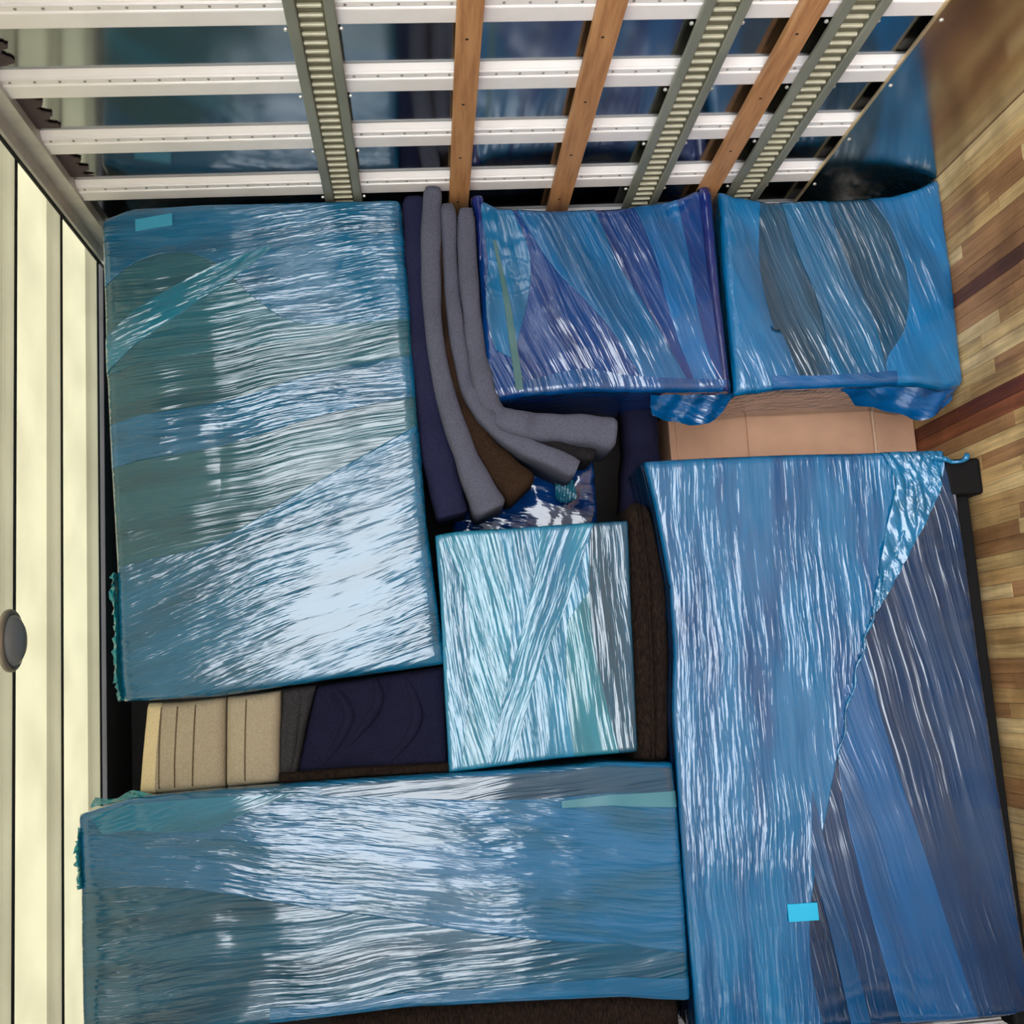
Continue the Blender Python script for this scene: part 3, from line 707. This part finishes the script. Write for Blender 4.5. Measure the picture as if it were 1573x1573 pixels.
# ---- blue wrapped bundle in the gap behind the blankets' hanging ends
b7 = empty('wrapped_bundle', (.52, 3.17, 1.1), 'crumpled dark blue wrapped bundle at the loose ends of the blankets', 'wrapped box')
F7 = Front(right=[(0.652,1.493),(0.666,1.367),(0.637,1.174),(0.632,1.071)], bottom=[(0.632,1.071),(0.533,1.070),(0.407,1.076)],
           left=[(0.386,1.507),(0.396,1.383),(0.403,1.191),(0.407,1.076)], top=[(0.652,1.493),(0.516,1.500),(0.386,1.507)], yf=3.17, rim=.02, relief=.012, rs=14., seed=21.)
body('wrapped_body', F7, 3.42, fm('film_dark_royal', lin(26, 60, 132), 15, bump=.006, across=40, along=16, col2=lin(12, 28, 76)), b7, 30, 20)
rag([(0.546,1.202),(0.557,1.176),(0.551,1.144)], [(0.502,1.197),(0.491,1.171),(0.501,1.136)], fm('film_grey_tag', lin(84, 116, 150), 40, bump=.008), b7, 3.12, 3.15, name='loose_film_edge', seed=4)

# ---- dark furry roll lying on the chest
def fur(name, c1, c2):
    k = NT(name); tc = k.n('ShaderNodeTexCoord')
    mp = k.n('ShaderNodeMapping'); mp.inputs['Rotation'].default_value = (0, .6, 0); mp.inputs['Scale'].default_value = (60, 120, 260); k.l(tc.outputs['Object'], mp.inputs['Vector'])
    nz = k.n('ShaderNodeTexNoise', i_Scale=1., i_Detail=4., i_Roughness=.7, i_Distortion=.6); k.l(mp.outputs[0], nz.inputs['Vector'])
    k.l(k.ramp(nz.outputs[0], [(.4, c2), (.72, c1)]), k.b.inputs['Base Color'])
    k.b.inputs['Roughness'].default_value = .9; k.b.inputs['Specular IOR Level'].default_value = .15
    bp = k.n('ShaderNodeBump', i_Strength=1., i_Distance=.008); k.l(nz.outputs[0], bp.inputs['Height']); k.l(bp.outputs[0], k.b.inputs['Normal'])
    return k.m
M_fur = fur('dark_brown_fur', lin(66, 48, 38), lin(26, 19, 16))
r8 = empty('fur_roll', (.1, 3.0, 1.0), 'dark brown furry bolster between the pale carton and the wide chest', 'bolster')
F8 = Front(right=[(0.444,1.014),(0.461,1.000),(0.463,0.972),(0.446,0.948)], bottom=[(0.446,0.948),(0.226,0.922),(0.039,0.928),(-0.255,0.955)],
           left=[(-0.249,1.043),(-0.255,1.005),(-0.255,0.955)], top=[(0.444,1.014),(0.134,1.030),(-0.249,1.043)], yf=3.0, rim=.035, relief=.006, rs=12., seed=25.)
body('furry_cover', F8, 3.4, M_fur, r8, 20, 40)

# ---- furry blankets tucked behind and beside the upright cabinet
r9 = empty('fur_blanket', (-.27, 3.06, 1.0), 'thin dark brown furry edge between the black-navy cloth and the teal cabinet', 'blanket')
F9 = Front(right=[(-0.217,2.005),(-0.216,1.776),(-0.221,1.554)], bottom=[(-0.221,1.554),(-0.243,1.555)], left=[(-0.243,2.005),(-0.240,1.794),(-0.243,1.555)], top=[(-0.217,2.005),(-0.243,2.005)], yf=3.0, rim=.01, relief=.005, rs=15., seed=31.)
body('furry_cloth', F9, 3.42, M_fur, r9, 30, 10)
r10 = empty('fur_blanket', (-.88, 3.02, 1.0), 'dark brown furry blanket along the outer side of the teal cabinet at the photo edge', 'blanket')
F10 = Front(right=[(-0.837,1.901),(-0.828,1.703),(-0.839,1.403),(-0.851,1.132),(-0.872,0.979)], bottom=[(-0.872,0.979),(-1.028,0.979)], left=[(-0.978,1.907),(-1.028,0.979)], top=[(-0.837,1.901),(-0.978,1.907)], yf=3.02, rim=.03, relief=.008, rs=12., seed=33.)
body('furry_cloth', F10, 3.42, M_fur, r10, 30, 12)

# ---- beige cushions and dark cloth stacked on the pale carton
M_beige = felt('beige_cushion', lin(182, 168, 144), lin(166, 150, 126)); M_pipe = felt('beige_piping', lin(120, 106, 84), lin(96, 82, 64)); M_cream = felt('cream_cushion_side', lin(226, 206, 164), lin(212, 190, 148))
def cushion(rt, lf, yf, label, seams, seed, strip=None):
    F = Front(right=rt, left=lf, top=[rt[0], lf[0]], bottom=[rt[-1], lf[-1]], yf=yf, rim=.02, relief=.004, rs=8., seed=seed, bulge=.012)
    o = empty('seat_cushion', ((rt[-1][0] + lf[-1][0]) / 2, yf, min(rt[-1][1], lf[-1][1])), label, 'cushion', 'beige cushions beside the large case')
    body('cushion_cover', F, 3.4, M_beige, o, 30, 24)
    for (a, b) in seams:
        tube('piping', [F.p(a + (b - a) * q / 16, q / 16, -.001) for q in range(17)], .0028, M_pipe, o, seg=6)
    if strip: band(F, [(0, 0), (0, .5), (0, 1)], [(strip, 0), (strip, .5), (strip, 1)], M_cream, o, off=.002, name='cushion_border')
    return o
cushion([(-0.011,2.347),(-0.013,2.245),(-0.008,2.142)], [(-0.248,2.372),(-0.247,2.249),(-0.244,2.149)], 3.02, 'beige cushion with three piped seams and cream border, nearer the roof', [(.19, .24), (.4, .42), (.63, .63)], 41, strip=.19)
cushion([(-0.008,2.139),(-0.005,2.059),(-0.000,1.996)], [(-0.244,2.146),(-0.243,2.074),(-0.241,2.008)], 3.02, 'beige cushion with one piped seam next to the charcoal cloth', [(.38, .37)], 43)
M_cnavy = felt('black_navy_cloth', lin(34, 34, 58), lin(24, 24, 44)); M_cchar = felt('charcoal_cloth', lin(66, 64, 66), lin(44, 43, 46))
def cloth(rt, bt, lf, tp, yf, mat, label, folds, seed):
    F = Front(right=rt, bottom=bt, left=lf, top=tp, yf=yf, rim=.02, relief=.016, rs=11., seed=seed)
    o = empty('dark_cloth', ((bt[0][0] + bt[-1][0]) / 2, yf, bt[-1][1]), label, 'cloth')
    body('cloth', F, 3.4, mat, o, 30, 24)
    for f in folds:
        c = catmull(f, 8); tube('fold', [F.p(u, v, -.004) for (u, v) in c], [.004 + .012 * math.sin(math.pi * i / (len(c) - 1)) for i in range(len(c))], mat, o, seg=8)
cloth([(0.002,1.994),(0.006,1.956),(0.009,1.901)], [(0.009,1.901),(-0.104,1.935),(-0.237,1.964)], [(-0.242,2.008),(-0.240,1.988),(-0.237,1.964)], [(0.002,1.994),(-0.134,2.002),(-0.242,2.008)], 3.03, M_cchar, 'charcoal cloth wedged beside the beige cushions', [[(.6, .1), (.5, .5), (.6, .9)]], 51)
cloth([(0.006,1.900),(0.018,1.767),(0.032,1.627),(0.037,1.553)], [(0.037,1.553),(-0.095,1.557),(-0.232,1.557)], [(-0.230,1.963),(-0.227,1.777),(-0.228,1.557)], [(0.006,1.900),(-0.105,1.931),(-0.230,1.963)], 3.045, M_cnavy, 'black-navy cloth bundle between the large case, cabinet and pale carton', [[(.12, .02), (.3, .4), (.16, .9)], [(.45, .0), (.5, .3), (.3, .75)], [(.7, .05), (.8, .5), (.6, .95)]], 53)

# ---- dark navy padded cloth beside the cardboard carton
nv = blanket('navy_pad', [(0.833,0.907),(0.731,0.909),(0.591,0.917),(0.433,0.939)], [60*px, 62*px, 64*px, 60*px], 3.2, 3.32, M_cnavy, 'dark navy padded cloth in the gap beside the cardboard carton', 'cloth', seed=9)

# ---- things made of one piece need no empty: the mesh itself is the thing
for e in [o for o in list(S.objects) if o.type == 'EMPTY' and o.parent is None and len(o.children) == 1]:
    c = e.children[0]; w = wloc(c); nm = e.name
    for k in e.keys(): c[k] = e[k]
    c.parent = None; c.location = w
    bpy.data.objects.remove(e); c.name = nm
